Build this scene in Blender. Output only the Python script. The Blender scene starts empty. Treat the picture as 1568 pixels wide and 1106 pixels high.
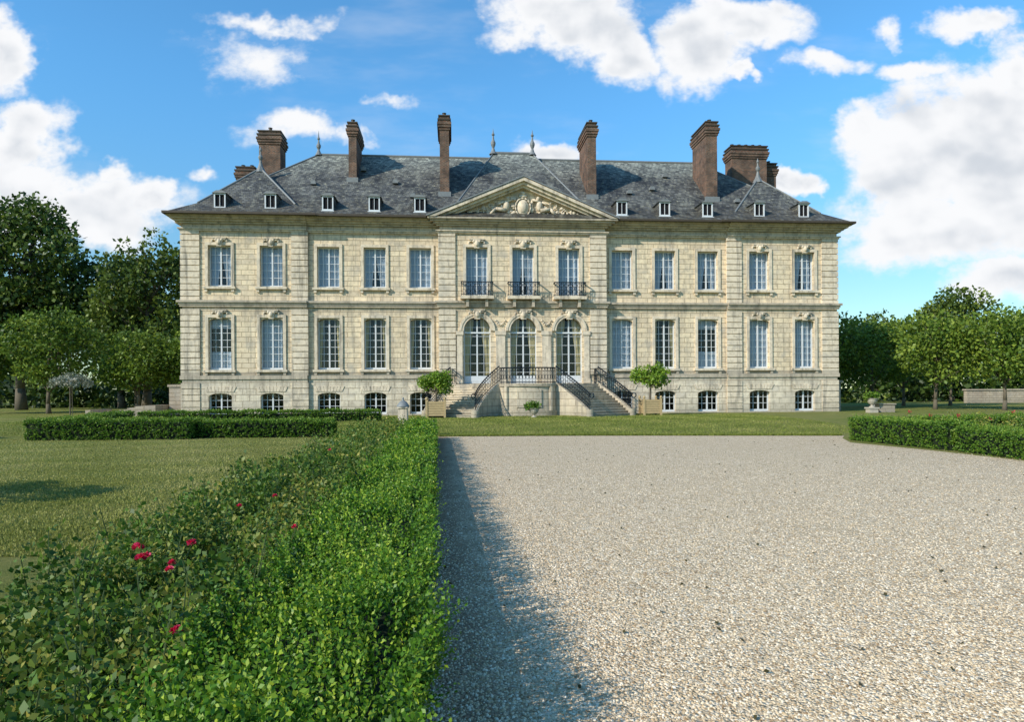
import bpy, math, random
import numpy as np
from mathutils import Vector, Matrix
random.seed(7); rng=np.random.default_rng(7)
sc=bpy.context.scene
sc.view_settings.view_transform='Standard'
try: sc.view_settings.look='None'
except: pass
sc.view_settings.exposure=0
# ---------------------------------------------------------------- node helpers
class NT:
    def __init__(s,tree): s.t=tree; s.n=tree.nodes; s.l=tree.links
    def new(s,typ,**kw):
        n=s.n.new(typ)
        for k,v in kw.items(): setattr(n,k,v)
        return n
    def link(s,a,b): s.l.new(a,b)
    def setin(s,inp,v):
        if isinstance(v,bpy.types.NodeSocket): s.l.new(v,inp)
        else: inp.default_value=v
    def math(s,op,a,b=0.0,c=0.0,clamp=False):
        n=s.new('ShaderNodeMath',operation=op,use_clamp=clamp)
        s.setin(n.inputs[0],a); s.setin(n.inputs[1],b); s.setin(n.inputs[2],c); return n.outputs[0]
    def vmath(s,op,a,b=(0,0,0)):
        n=s.new('ShaderNodeVectorMath',operation=op)
        s.setin(n.inputs[0],a); s.setin(n.inputs[1],b)
        return n.outputs['Value'] if op in('LENGTH','DOT_PRODUCT') else n.outputs[0]
    def mix(s,f,a,b,blend='MIX'):
        n=s.new('ShaderNodeMix',data_type='RGBA',blend_type=blend)
        s.setin(n.inputs[0],f); s.setin(n.inputs[6],a); s.setin(n.inputs[7],b); return n.outputs[2]
    def noise(s,vec,scale,detail=4,rough=.55):
        n=s.new('ShaderNodeTexNoise'); s.setin(n.inputs['Vector'],vec)
        n.inputs['Scale'].default_value=scale; n.inputs['Detail'].default_value=detail; n.inputs['Roughness'].default_value=rough
        return n.outputs['Fac']
    def ramp(s,f,stops):
        n=s.new('ShaderNodeValToRGB'); s.setin(n.inputs[0],f)
        e=n.color_ramp.elements
        while len(e)<len(stops): e.new(.5)
        for i,(p,c) in enumerate(stops):
            e[i].position=p; e[i].color=tuple(c)[:3]+(1,)
        return n.outputs[0]
    def maprange(s,v,a,b,c,d,smooth=False):
        n=s.new('ShaderNodeMapRange')
        if smooth: n.interpolation_type='SMOOTHSTEP'
        s.setin(n.inputs[0],v)
        for i,x in enumerate((a,b,c,d)): n.inputs[i+1].default_value=x
        return n.outputs[0]
def C(r,g,b): return (r,g,b,1)
def newmat(name,rough=.8,spec=.3):
    m=bpy.data.materials.new(name); m.use_nodes=True
    nt=NT(m.node_tree); p=m.node_tree.nodes['Principled BSDF']
    p.inputs['Roughness'].default_value=rough; p.inputs['Specular IOR Level'].default_value=spec
    return m,nt,p
def objco(nt): return nt.new('ShaderNodeTexCoord').outputs['Object']
def bump(nt,p,h,strength=.5,dist=.02):
    b=nt.new('ShaderNodeBump'); b.inputs['Strength'].default_value=strength; b.inputs['Distance'].default_value=dist
    nt.link(h,b.inputs['Height']); nt.link(b.outputs[0],p.inputs['Normal'])
def flat(name,col,rough=.7,metal=0,spec=.3,var=.25,scale=6):
    m,nt,p=newmat(name,rough,spec); co=objco(nt)
    n=nt.noise(co,scale,5)
    c=nt.mix(n,C(*[x*(1-var) for x in col]),C(*[min(1,x*(1+var)) for x in col]))
    nt.link(c,p.inputs['Base Color']); p.inputs['Metallic'].default_value=metal
    return m
# ---- stone
def stone_mat(name,a,b,joints=True,course=.33,dark=.55):
    m,nt,p=newmat(name,.9,.15); co=objco(nt)
    sep=nt.new('ShaderNodeSeparateXYZ'); nt.link(co,sep.inputs[0])
    x=nt.math('ADD',sep.outputs[0],sep.outputs[1])
    cmb=nt.new('ShaderNodeCombineXYZ'); nt.link(x,cmb.inputs[0]); nt.link(sep.outputs[2],cmb.inputs[1])
    n1=nt.noise(co,.45,6,.6); n2=nt.noise(co,3.5,6,.65); n3=nt.noise(co,30,3); n5=nt.noise(co,1.1,5,.6)
    col=nt.mix(nt.maprange(n1,.35,.65,0,1),a,b)
    br=nt.new('ShaderNodeTexBrick'); nt.link(cmb.outputs[0],br.inputs['Vector'])
    br.inputs['Color1'].default_value=C(.84,.83,.82); br.inputs['Color2'].default_value=C(1.08,1.06,1.0); br.inputs['Mortar'].default_value=C(.42,.37,.3)
    br.inputs['Scale'].default_value=1; br.inputs['Mortar Size'].default_value=.016; br.inputs['Brick Width'].default_value=.85; br.inputs['Row Height'].default_value=course
    br.inputs['Bias'].default_value=0.1
    if joints: col=nt.mix(1.0,col,br.outputs['Color'],'MULTIPLY')
    col=nt.mix(nt.maprange(n2,.48,.68,0,.6),col,C(.28,.225,.155))
    col=nt.mix(nt.maprange(n5,.53,.68,0,.55),col,C(.36,.33,.28))
    mp=nt.new('ShaderNodeMapping'); nt.link(co,mp.inputs[0]); mp.inputs['Scale'].default_value=(2.2,2.2,.18)
    st=nt.noise(mp.outputs[0],1.2,6,.7)
    col=nt.mix(nt.maprange(st,.50,.67,0,dark),col,C(.17,.15,.12))
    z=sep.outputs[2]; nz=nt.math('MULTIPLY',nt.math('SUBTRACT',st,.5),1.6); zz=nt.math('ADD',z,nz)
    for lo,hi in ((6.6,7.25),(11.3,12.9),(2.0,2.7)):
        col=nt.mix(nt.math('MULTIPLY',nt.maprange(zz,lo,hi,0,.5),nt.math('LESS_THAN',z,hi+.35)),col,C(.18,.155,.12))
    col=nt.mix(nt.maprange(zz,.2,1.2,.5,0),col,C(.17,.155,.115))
    col=nt.mix(nt.maprange(n3,.3,.7,.0,.18),col,C(.70,.63,.50))
    nt.link(col,p.inputs['Base Color'])
    h=nt.math('ADD',nt.math('MULTIPLY',n3,.4),nt.math('MULTIPLY',n2,.5))
    if joints: h=nt.math('SUBTRACT',h,nt.math('MULTIPLY',br.outputs['Fac'],1.0))
    bump(nt,p,h,.6,.025)
    return m
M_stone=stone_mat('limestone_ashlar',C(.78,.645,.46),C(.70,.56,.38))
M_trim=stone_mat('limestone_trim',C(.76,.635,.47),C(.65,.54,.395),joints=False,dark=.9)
M_base=stone_mat('limestone_plinth',C(.76,.67,.53),C(.66,.57,.44),course=.4)
M_old=stone_mat('garden_stone',C(.48,.41,.32),C(.38,.31,.24),course=.25)
# ---- slate
m,nt,p=newmat('slate_roof',.65,.2); M_slate=m; co=objco(nt)
sep=nt.new('ShaderNodeSeparateXYZ'); nt.link(co,sep.inputs[0])
cmb=nt.new('ShaderNodeCombineXYZ'); nt.link(nt.math('ADD',sep.outputs[0],nt.math('MULTIPLY',sep.outputs[1],.4)),cmb.inputs[0]); nt.link(sep.outputs[2],cmb.inputs[1])
br=nt.new('ShaderNodeTexBrick'); nt.link(cmb.outputs[0],br.inputs['Vector'])
br.inputs['Color1'].default_value=C(.5,.5,.52); br.inputs['Color2'].default_value=C(1.45,1.45,1.42); br.inputs['Mortar'].default_value=C(.4,.4,.4)
br.inputs['Scale'].default_value=1; br.inputs['Mortar Size'].default_value=.012; br.inputs['Brick Width'].default_value=.28; br.inputs['Row Height'].default_value=.14
n1=nt.noise(co,.55,7,.7); n2=nt.noise(co,5,6,.75)
mp=nt.new('ShaderNodeMapping'); nt.link(co,mp.inputs[0]); mp.inputs['Scale'].default_value=(1.5,.4,.25)
n4=nt.noise(mp.outputs[0],1.0,6,.75)
col=nt.mix(nt.maprange(n1,.38,.62,0,1),C(.05,.053,.056),C(.12,.12,.113))
col=nt.mix(nt.maprange(n4,.5,.68,0,.8),col,C(.22,.22,.185))
col=nt.mix(nt.maprange(n2,.53,.68,0,.95),col,C(.33,.31,.22))
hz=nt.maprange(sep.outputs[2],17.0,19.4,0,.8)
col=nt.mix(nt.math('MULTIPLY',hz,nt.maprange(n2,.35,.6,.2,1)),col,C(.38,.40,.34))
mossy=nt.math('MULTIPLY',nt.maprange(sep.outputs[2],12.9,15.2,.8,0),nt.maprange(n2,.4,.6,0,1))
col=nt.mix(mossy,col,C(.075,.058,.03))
col=nt.mix(1.0,col,br.outputs['Color'],'MULTIPLY')
nt.link(col,p.inputs['Base Color']); bump(nt,p,nt.math('ADD',nt.math('MULTIPLY',br.outputs['Fac'],-.8),n2),.7,.03)
# ---- brick
m,nt,p=newmat('chimney_brick',.9,.15); M_brick=m; co=objco(nt)
sep=nt.new('ShaderNodeSeparateXYZ'); nt.link(co,sep.inputs[0])
cmb=nt.new('ShaderNodeCombineXYZ'); nt.link(nt.math('ADD',sep.outputs[0],sep.outputs[1]),cmb.inputs[0]); nt.link(sep.outputs[2],cmb.inputs[1])
br=nt.new('ShaderNodeTexBrick'); nt.link(cmb.outputs[0],br.inputs['Vector'])
br.inputs['Color1'].default_value=C(.23,.10,.055); br.inputs['Color2'].default_value=C(.09,.052,.038); br.inputs['Mortar'].default_value=C(.22,.18,.14)
br.inputs['Scale'].default_value=1; br.inputs['Mortar Size'].default_value=.014; br.inputs['Brick Width'].default_value=.23; br.inputs['Row Height'].default_value=.085
n1=nt.noise(co,1.3,6,.7); n2=nt.noise(co,5,5,.7); col=nt.mix(nt.maprange(n1,.4,.62,0,.8),br.outputs['Color'],C(.06,.045,.036))
col=nt.mix(nt.maprange(n2,.55,.7,0,.5),col,C(.25,.20,.16))
nt.link(col,p.inputs['Base Color']); bump(nt,p,nt.math('MULTIPLY',br.outputs['Fac'],-1),.5,.02)
M_lead=flat('zinc_lead',(.20,.21,.205),.6,.15,var=.35)
M_gutter=flat('dark_gutter',(.065,.05,.035),.6,var=.4)
M_white=flat('painted_window_wood',(.60,.62,.62),.5,var=.12)
M_iron=flat('wrought_iron',(.012,.02,.028),.45,.4)
M_dark=flat('interior_dark',(.008,.008,.010),.9)
M_cur=flat('curtain_cloth',(.42,.46,.53),.9,var=.25,scale=2)
M_cream=flat('cream_curtain',(.48,.36,.18),.9,var=.15,scale=2)
M_bark=flat('bark',(.12,.10,.07),.9,var=.4,scale=10)
M_tub=flat('tub_wood',(.42,.31,.16),.7,var=.3,scale=8)
M_terra=flat('stone_urn',(.40,.36,.29),.85,var=.25)
m=bpy.data.materials.new('window_glass'); m.use_nodes=True; M_glass=m; nt=NT(m.node_tree)
for n in list(nt.n):
    if n.type=='BSDF_PRINCIPLED': nt.n.remove(n)
out=[n for n in nt.n if n.type=='OUTPUT_MATERIAL'][0]
tr=nt.new('ShaderNodeBsdfTransparent'); tr.inputs[0].default_value=C(.84,.9,.92)
gl=nt.new('ShaderNodeBsdfGlossy'); gl.inputs['Roughness'].default_value=.03; gl.inputs[0].default_value=C(.9,.95,1)
co=objco(nt); gb=nt.new('ShaderNodeBump'); gb.inputs['Strength'].default_value=.25; gb.inputs['Distance'].default_value=.02
nt.link(nt.noise(co,2.5,2),gb.inputs['Height']); nt.link(gb.outputs[0],gl.inputs['Normal'])
ms=nt.new('ShaderNodeMixShader'); ms.inputs[0].default_value=.04
nt.link(tr.outputs[0],ms.inputs[1]); nt.link(gl.outputs[0],ms.inputs[2]); nt.link(ms.outputs[0],out.inputs[0])
# ---- leaves
def leafmat(name,dark,mid,light,rough=.5,trans=.3):
    m=bpy.data.materials.new(name); m.use_nodes=True; nt=NT(m.node_tree); p=nt.n['Principled BSDF']
    p.inputs['Roughness'].default_value=rough; p.inputs['Specular IOR Level'].default_value=.3
    a=nt.new('ShaderNodeAttribute'); a.attribute_name='v'
    col=nt.ramp(a.outputs['Fac'],[(0,dark),(.5,mid),(1,light)])
    nt.link(col,p.inputs['Base Color'])
    t=nt.new('ShaderNodeBsdfTranslucent'); nt.link(col,t.inputs[0])
    ms=nt.new('ShaderNodeMixShader'); ms.inputs[0].default_value=trans
    out=[n for n in nt.n if n.type=='OUTPUT_MATERIAL'][0]
    nt.link(p.outputs[0],ms.inputs[1]); nt.link(t.outputs[0],ms.inputs[2]); nt.link(ms.outputs[0],out.inputs[0])
    return m
L_box=leafmat('boxwood_leaf',(.02,.065,.008),(.10,.23,.014),(.40,.48,.045),.45)
L_hedge=leafmat('hedge_leaf',(.03,.085,.010),(.095,.20,.018),(.24,.33,.04))
L_rose=leafmat('rose_leaf',(.028,.07,.010),(.10,.185,.022),(.32,.29,.055),.5)
L_tree=leafmat('tree_leaf',(.02,.045,.01),(.085,.135,.02),(.22,.27,.042))
L_lime=leafmat('lime_leaf',(.03,.065,.01),(.11,.185,.022),(.27,.34,.045))
L_orange=leafmat('orange_leaf',(.05,.12,.012),(.15,.27,.025),(.32,.42,.05))
L_pale=leafmat('pale_rose_leaf',(.12,.14,.08),(.26,.28,.2),(.5,.48,.4))
L_grass=leafmat('grass_blade',(.16,.18,.03),(.30,.31,.07),(.52,.46,.19),.7)
L_grass2=leafmat('lawn_blade',(.12,.165,.022),(.22,.26,.045),(.42,.39,.12),.7)
L_petal=leafmat('rose_petal',(.5,.01,.03),(.7,.02,.08),(.8,.08,.18))
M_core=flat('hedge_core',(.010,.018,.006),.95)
# ---------------------------------------------------------------- mesh builder
class MB:
    def __init__(s): s.v=[]; s.f=[]
    def add(s,vs,fs):
        o=len(s.v); s.v+=[tuple(v) for v in vs]; s.f+=[tuple(i+o for i in f) for f in fs]
    def box(s,x0,x1,y0,y1,z0,z1):
        s.add([(x0,y0,z0),(x1,y0,z0),(x1,y1,z0),(x0,y1,z0),(x0,y0,z1),(x1,y0,z1),(x1,y1,z1),(x0,y1,z1)],
              [(0,3,2,1),(4,5,6,7),(0,1,5,4),(1,2,6,5),(2,3,7,6),(3,0,4,7)])
    def quad(s,a,b,c,d): s.add([a,b,c,d],[(0,1,2,3)])
    def prism(s,poly,y0,y1):
        n=len(poly); vs=[(x,y0,z) for x,z in poly]+[(x,y1,z) for x,z in poly]
        fs=[tuple(range(n)),tuple(range(2*n-1,n-1,-1))]+[(i,(i+1)%n+0,(i+1)%n+n,i+n)[::-1] for i in range(n)]
        s.add(vs,fs)
    def zprism(s,poly,z0,z1):
        n=len(poly); vs=[(x,y,z0) for x,y in poly]+[(x,y,z1) for x,y in poly]
        s.add(vs,[tuple(range(n))[::-1],tuple(range(n,2*n))]+[(i,(i+1)%n,(i+1)%n+n,i+n) for i in range(n)])
    def cyl(s,p0,p1,r0,r1=None,n=8):
        r1=r0 if r1 is None else r1
        p0=Vector(p0);p1=Vector(p1);d=(p1-p0)
        if d.length<1e-6: return
        d.normalize(); a=d.orthogonal().normalized(); b=d.cross(a)
        vs=[p0+(a*math.cos(t)+b*math.sin(t))*r0 for t in [2*math.pi*i/n for i in range(n)]]
        vs+=[p1+(a*math.cos(t)+b*math.sin(t))*r1 for t in [2*math.pi*i/n for i in range(n)]]
        s.add(vs,[(i,(i+1)%n,(i+1)%n+n,i+n) for i in range(n)]+[tuple(range(n))[::-1],tuple(range(n,2*n))])
    def tube(s,pts,r,n=5):
        for a,b in zip(pts[:-1],pts[1:]): s.cyl(a,b,r,r,n)
    def ell(s,c,r,nu=8,nv=6):
        vs=[];fs=[]
        for j in range(nv+1):
            ph=math.pi*j/nv
            for i in range(nu):
                t=2*math.pi*i/nu
                vs.append((c[0]+r[0]*math.sin(ph)*math.cos(t),c[1]+r[1]*math.sin(ph)*math.sin(t),c[2]+r[2]*math.cos(ph)))
        for j in range(nv):
            for i in range(nu):
                a=j*nu+i;b=j*nu+(i+1)%nu; fs.append((a,a+nu,b+nu,b))
        s.add(vs,fs)
    def lathe(s,c,prof,n=12):
        vs=[];fs=[]
        for r,z in prof:
            for i in range(n):
                t=2*math.pi*i/n; vs.append((c[0]+r*math.cos(t),c[1]+r*math.sin(t),c[2]+z))
        for j in range(len(prof)-1):
            for i in range(n):
                a=j*n+i;b=j*n+(i+1)%n; fs.append((a,b,b+n,a+n))
        s.add(vs,fs)
    def ring(s,c,r,t,u,w,n=12):
        pts=[Vector(c)+Vector(u)*r*math.cos(2*math.pi*i/n)+Vector(w)*r*math.sin(2*math.pi*i/n) for i in range(n+1)]
        s.tube(pts,t,4)
    def obj(s,name,mat,parent=None,loc=(0,0,0),smooth=False,fix=True):
        me=bpy.data.meshes.new(name); me.from_pydata(s.v,[],s.f)
        if fix:
            import bmesh
            bm=bmesh.new(); bm.from_mesh(me); bmesh.ops.recalc_face_normals(bm,faces=bm.faces); bm.to_mesh(me); bm.free()
        if smooth: me.polygons.foreach_set('use_smooth',[True]*len(me.polygons))
        me.materials.append(mat)
        o=bpy.data.objects.new(name,me); sc.collection.objects.link(o); o.location=loc
        if parent: o.parent=parent
        return o
def empty(name,loc=(0,0,0),rz=0,parent=None):
    e=bpy.data.objects.new(name,None); sc.collection.objects.link(e); e.location=loc; e.rotation_euler=(0,0,rz); e.empty_display_size=.3
    if parent: e.parent=parent
    return e
def nrm(a): return a/np.maximum(np.linalg.norm(a,axis=1,keepdims=True),1e-9)
def leafobj(name,P,A,L,W,val,mat,parent=None,loc=(0,0,0)):
    n=len(P); A=nrm(A); S=nrm(np.cross(A,rng.normal(size=(n,3)))); N=np.cross(A,S)
    L=np.broadcast_to(L,(n,))[:,None]; W=np.broadcast_to(W,(n,))[:,None]
    V=np.empty((n,4,3)); V[:,0]=P; V[:,1]=P+A*L*.5+S*W+N*L*.08; V[:,2]=P+A*L; V[:,3]=P+A*L*.5-S*W+N*L*.08
    me=bpy.data.meshes.new(name); me.vertices.add(4*n); me.vertices.foreach_set('co',V.reshape(-1).astype(np.float32))
    me.loops.add(4*n); me.loops.foreach_set('vertex_index',np.arange(4*n,dtype=np.int32))
    me.polygons.add(n); me.polygons.foreach_set('loop_start',np.arange(0,4*n,4,dtype=np.int32))
    at=me.attributes.new('v','FLOAT','POINT'); at.data.foreach_set('value',np.repeat(np.clip(val,0,1),4).astype(np.float32))
    me.materials.append(mat); me.update(); me.validate()
    o=bpy.data.objects.new(name,me); sc.collection.objects.link(o); o.location=loc
    if parent: o.parent=parent
    return o
# ---------------------------------------------------------------- terrain
ZT=.22
def sm(t): t=min(1,max(0,t)); return t*t*(3-2*t)
def gz(y): return ZT*sm((y-26.4)/9.0)
def gzv(y):
    t=np.clip((y-26.4)/9.0,0,1); return ZT*t*t*(3-2*t)
ys=[-300,-20,0,10,20,26.4]+[26.4+i for i in range(1,10)]+[45,60,100,300,1000,3500]
xs=[-3000,-300,-60,-20,0,20,60,300,3000]
mb=MB()
for j,y in enumerate(ys):
    for x in xs: mb.v.append((x,y,gz(y)))
w=len(xs)
for j in range(len(ys)-1):
    for i in range(w-1): a=j*w+i; mb.f.append((a,a+1,a+1+w,a+w))
m,nt,p=newmat('lawn_grass',.9,.1); co=objco(nt)
n0=nt.noise(co,.12,4); n1=nt.noise(co,.9,6,.65); n2=nt.noise(co,14,5,.75); n3=nt.noise(co,70,3,.7)
col=nt.mix(nt.maprange(n1,.35,.65,0,1),C(.16,.20,.035),C(.32,.30,.09))
col=nt.mix(nt.maprange(n0,.45,.6,0,.45),col,C(.36,.30,.12))
col=nt.mix(nt.maprange(n2,.35,.7,0,.75),col,C(.10,.14,.025))
col=nt.mix(nt.maprange(n3,.55,.7,0,.5),col,C(.40,.37,.16))
nt.link(col,p.inputs['Base Color']); bump(nt,p,nt.math('ADD',n2,n3),1,.05)
mb.obj('ground',m,smooth=True,fix=False)
# gravel
m,nt,p=newmat('gravel',.9,.1); M_gravel=m; co=objco(nt)
dn=nt.new('ShaderNodeTexNoise'); nt.link(co,dn.inputs['Vector']); dn.inputs['Scale'].default_value=40
vsum=nt.vmath('ADD',co,nt.vmath('MULTIPLY',dn.outputs['Color'],(.012,.012,0)))
vo=nt.new('ShaderNodeTexVoronoi'); nt.link(vsum,vo.inputs['Vector']); vo.inputs['Scale'].default_value=46
vo2=nt.new('ShaderNodeTexVoronoi'); nt.link(vsum,vo2.inputs['Vector']); vo2.inputs['Scale'].default_value=16
bw=nt.new('ShaderNodeSeparateColor'); nt.link(vo.outputs['Color'],bw.inputs[0])
bw2=nt.new('ShaderNodeSeparateColor'); nt.link(vo2.outputs['Color'],bw2.inputs[0])
col=nt.ramp(bw.outputs[0],[(0,(.36,.24,.13)),(.3,(.62,.475,.30)),(.65,(.76,.61,.41)),(1,(.92,.80,.62))])
col=nt.mix(nt.maprange(vo.outputs['Distance'],.5,.8,0,.5),col,C(.26,.18,.10))
col=nt.mix(nt.maprange(bw2.outputs[1],.0,.3,.5,0),col,C(.33,.235,.135))
n1=nt.noise(co,.35,6,.65); n2=nt.noise(co,2.2,6,.7); n3=nt.noise(co,7,5,.75)
col=nt.mix(nt.maprange(n1,.4,.65,0,.3),col,C(.56,.43,.27))
col=nt.mix(nt.maprange(n2,.5,.7,0,.35),col,C(.82,.67,.46))
col=nt.mix(nt.maprange(n3,.52,.7,0,.4),col,C(.40,.29,.18))
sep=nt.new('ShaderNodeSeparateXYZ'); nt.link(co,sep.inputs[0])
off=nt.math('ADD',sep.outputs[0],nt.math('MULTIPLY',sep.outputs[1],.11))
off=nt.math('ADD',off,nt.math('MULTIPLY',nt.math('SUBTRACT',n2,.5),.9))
soil=nt.maprange(off,.15,.75,.8,0)  # earth strip along the hedge, coloured darker to strengthen the hedge's soft shadow
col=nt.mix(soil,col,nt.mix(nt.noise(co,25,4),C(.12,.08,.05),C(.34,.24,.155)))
nt.link(col,p.inputs['Base Color'])
h=nt.math('ADD',nt.math('MULTIPLY',vo.outputs['Distance'],-1.0),nt.math('MULTIPLY',vo2.outputs['Distance'],-.6))
h=nt.math('ADD',h,nt.math('MULTIPLY',n3,.6))
bump(nt,p,h,.8,.03)
mb=MB()
mb.add([(x,y,.004) for x,y in [(.45,-6),(-.05,-.5),(-3.02,26.9),(4,26.6),(12.6,25.9),(11.9,24.6),(11.2,22.6),(12.0,19.6),(12.4,17.2),(12.9,13.5),(14.5,11.5),(40,11),(40,-6)]],[tuple(range(13))[::-1]])
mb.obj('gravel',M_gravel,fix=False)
# pebbles
n=120000
yy=2.9+17*(1-np.sqrt(1-rng.random(n)))**1.15; xx=(-.1-.11*yy)+rng.random(n)*(.1+.11*yy+.8*yy)
base=np.array([[.9,-.3,0],[.3,.9,0],[-.8,.4,0],[-.3,-.9,0],[.5,-.2,.8],[.1,.5,.9],[-.5,.1,.75],[-.1,-.5,.8]])
fac=np.array([(4,5,6,7),(0,1,5,4),(1,2,6,5),(2,3,7,6),(3,0,4,7)])
ang=rng.random(n)*6.28; s=.004+rng.random(n)**2*.009; sx=s*(1+rng.random(n)*.6); sy=s; sz=s*(.5+rng.random(n)*.5)
V=base[None]*np.stack([sx,sy,sz],1)[:,None,:]
ca,sa=np.cos(ang)[:,None],np.sin(ang)[:,None]
X=V[:,:,0]*ca-V[:,:,1]*sa+xx[:,None]; Y=V[:,:,0]*sa+V[:,:,1]*ca+yy[:,None]; Z=V[:,:,2]+.003
V=np.stack([X,Y,Z],2)
F=(fac[None]+(np.arange(n)*8)[:,None,None]).reshape(-1)
me=bpy.data.meshes.new('pebbles'); me.vertices.add(8*n); me.vertices.foreach_set('co',V.reshape(-1).astype(np.float32))
me.loops.add(len(F)); me.loops.foreach_set('vertex_index',F.astype(np.int32)); me.polygons.add(len(F)//4)
me.polygons.foreach_set('loop_start',np.arange(0,len(F),4,dtype=np.int32))
at=me.attributes.new('v','FLOAT','POINT'); at.data.foreach_set('value',np.repeat(rng.random(n),8).astype(np.float32))
m,nt,p=newmat('pebble_stone',.85,.15); a=nt.new('ShaderNodeAttribute'); a.attribute_name='v'
nt.link(nt.ramp(a.outputs['Fac'],[(0,(.26,.165,.085)),(.25,(.52,.38,.22)),(.65,(.72,.57,.37)),(1,(.88,.76,.58))]),p.inputs['Base Color'])
me.materials.append(m); me.update(); me.validate()
o=bpy.data.objects.new('loose_pebbles',me); sc.collection.objects.link(o)
# ================================================================= CHATEAU
TH=math.radians(4.9)
CX,D0=.732,45.0
house=empty('chateau',(CX,D0,0),TH); house.scale=(.99,1,1)
def loc2w(s,y): return (CX+s*math.cos(TH)-y*math.sin(TH), D0+s*math.sin(TH)+y*math.cos(TH))
stone=MB(); trim=MB(); basew=MB(); frame=MB(); glass=MB(); cur=MB(); cream=MB(); iron=MB(); dark=MB()
REV=.36
def spandrel(m,xc,w,zs,rise,ztop,yf,dep,n=10):
    r=w/2; pts=[(xc-r*math.cos(math.pi*i/n),zs+rise*math.sin(math.pi*i/n)) for i in range(n+1)]
    for (xa,za),(xb,zb) in zip(pts[:-1],pts[1:]):
        m.quad((xa,yf,za),(xb,yf,zb),(xb,yf,ztop),(xa,yf,ztop))
        m.quad((xa,yf,za),(xa,yf+dep,za),(xb,yf+dep,zb),(xb,yf,zb))
def wall(m,x0,x1,z0,z1,yf,ops):
    X=sorted({x0,x1}|{o[0] for o in ops}|{o[1] for o in ops}); Z=sorted({z0,z1}|{o[2] for o in ops}|{o[3] for o in ops})
    for i in range(len(X)-1):
        for j in range(len(Z)-1):
            cx=(X[i]+X[i+1])/2; cz=(Z[j]+Z[j+1])/2
            if any(o[0]<cx<o[1] and o[2]<cz<o[3] for o in ops): continue
            m.quad((X[i],yf,Z[j]),(X[i+1],yf,Z[j]),(X[i+1],yf,Z[j+1]),(X[i],yf,Z[j+1]))
    for a,b,c,d in ops:
        m.quad((a,yf,c),(a,yf+REV,c),(a,yf+REV,d),(a,yf,d)); m.quad((b,yf,c),(b,yf,d),(b,yf+REV,d),(b,yf+REV,c))
        m.quad((a,yf,c),(b,yf,c),(b,yf+REV,c),(a,yf+REV,c)); m.quad((a,yf,d),(a,yf+REV,d),(b,yf+REV,d),(b,yf,d))
def curtain(m,xa_t,xb_t,xa_b,xb_b,z0,z1,y,n=14,amp=.035):
    vs=[];fs=[];rows=6
    for j in range(rows+1):
        t=j/rows; e=t*t*(3-2*t)
        xa=xa_b+(xa_t-xa_b)*e; xb=xb_b+(xb_t-xb_b)*e
        for i in range(n+1):
            u=i/n; vs.append((xa+(xb-xa)*u,y+amp*math.sin(u*n*1.9+xa_t*3),z0+(z1-z0)*t))
    for j in range(rows):
        for i in range(n): a=j*(n+1)+i; fs.append((a,a+1,a+n+2,a+n+1))
    m.add(vs,fs)
def window(x,z0,z1,w,yf,cols,rows,style,thin=1.0):
    yg=yf+REV-.06
    a,b=x-w/2,x+w/2
    f=.07
    frame.box(a,a+f,yg-.03,yg+.05,z0,z1); frame.box(b-f,b,yg-.03,yg+.05,z0,z1)
    frame.box(a+f,b-f,yg-.03,yg+.05,z0,z0+.13); frame.box(a+f,b-f,yg-.03,yg+.05,z1-f,z1)
    frame.box(x-.045,x+.045,yg-.045,yg+.04,z0+.13,z1-f)
    for i in range(1,cols):
        if cols%2==0 and i==cols//2: continue
        xx=a+w*i/cols; frame.box(xx-.014*thin,xx+.014*thin,yg-.02,yg+.015,z0+.13,z1-f)
    for j in range(1,rows):
        zz=z0+.13+(z1-f-z0-.13)*j/rows; t=.014*thin
        frame.box(a+f,x-.045,yg-.022,yg+.013,zz-t,zz+t); frame.box(x+.045,b-f,yg-.022,yg+.013,zz-t,zz+t)
    glass.quad((a,yg+.02,z0),(b,yg+.02,z0),(b,yg+.02,z1),(a,yg+.02,z1))
    yc=yg+.16
    if style=='full': curtain(cur,a,b,a,b,z0,z1,yc,22,.05)
    elif style=='tie':
        curtain(cur,a,x+.02,a,a+w*.34,z0,z1,yc); curtain(cur,x-.02,b,b-w*.3,b,z0,z1,yc+.05)
    elif style=='low': curtain(cur,a,b,a,b,z0,z0+(z1-z0)*.35,yc,20); curtain(cur,a,b,a,b,z1-(z1-z0)*.2,z1,yc,20)
    elif style=='side':
        curtain(cream,a-.1,a+w*.2,a-.1,a+w*.12,z0,z1,yc,6); curtain(cream,b-w*.2,b+.1,b-w*.12,b+.1,z0,z1,yc,6)
    elif style=='door':
        curtain(cream,a-.05,x-.22,a-.05,a+w*.2,z0+1.1,z1,yc,9); curtain(cream,x+.22,b+.05,b-w*.2,b+.05,z0+1.1,z1,yc,9)
        curtain(cream,a-.05,a+w*.2,a-.05,a+w*.25,z0,z0+1.1,yc,7); curtain(cream,b-w*.2,b+.05,b-w*.25,b+.05,z0,z0+1.1,yc,7)
W=1.42
upst={-19.47:'tie',-16.25:'full',-12.68:'full',-9.7:'tie',-6.75:'full',6.75:'full',9.7:'tie',12.68:'tie',16.25:'full',19.47:'tie'}
gst={-19.47:'low',-16.25:'full',-12.68:'side',-9.7:'side',-6.75:'side',6.75:'full',9.7:'side',12.68:'low',16.25:'full',19.47:'full'}
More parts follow.
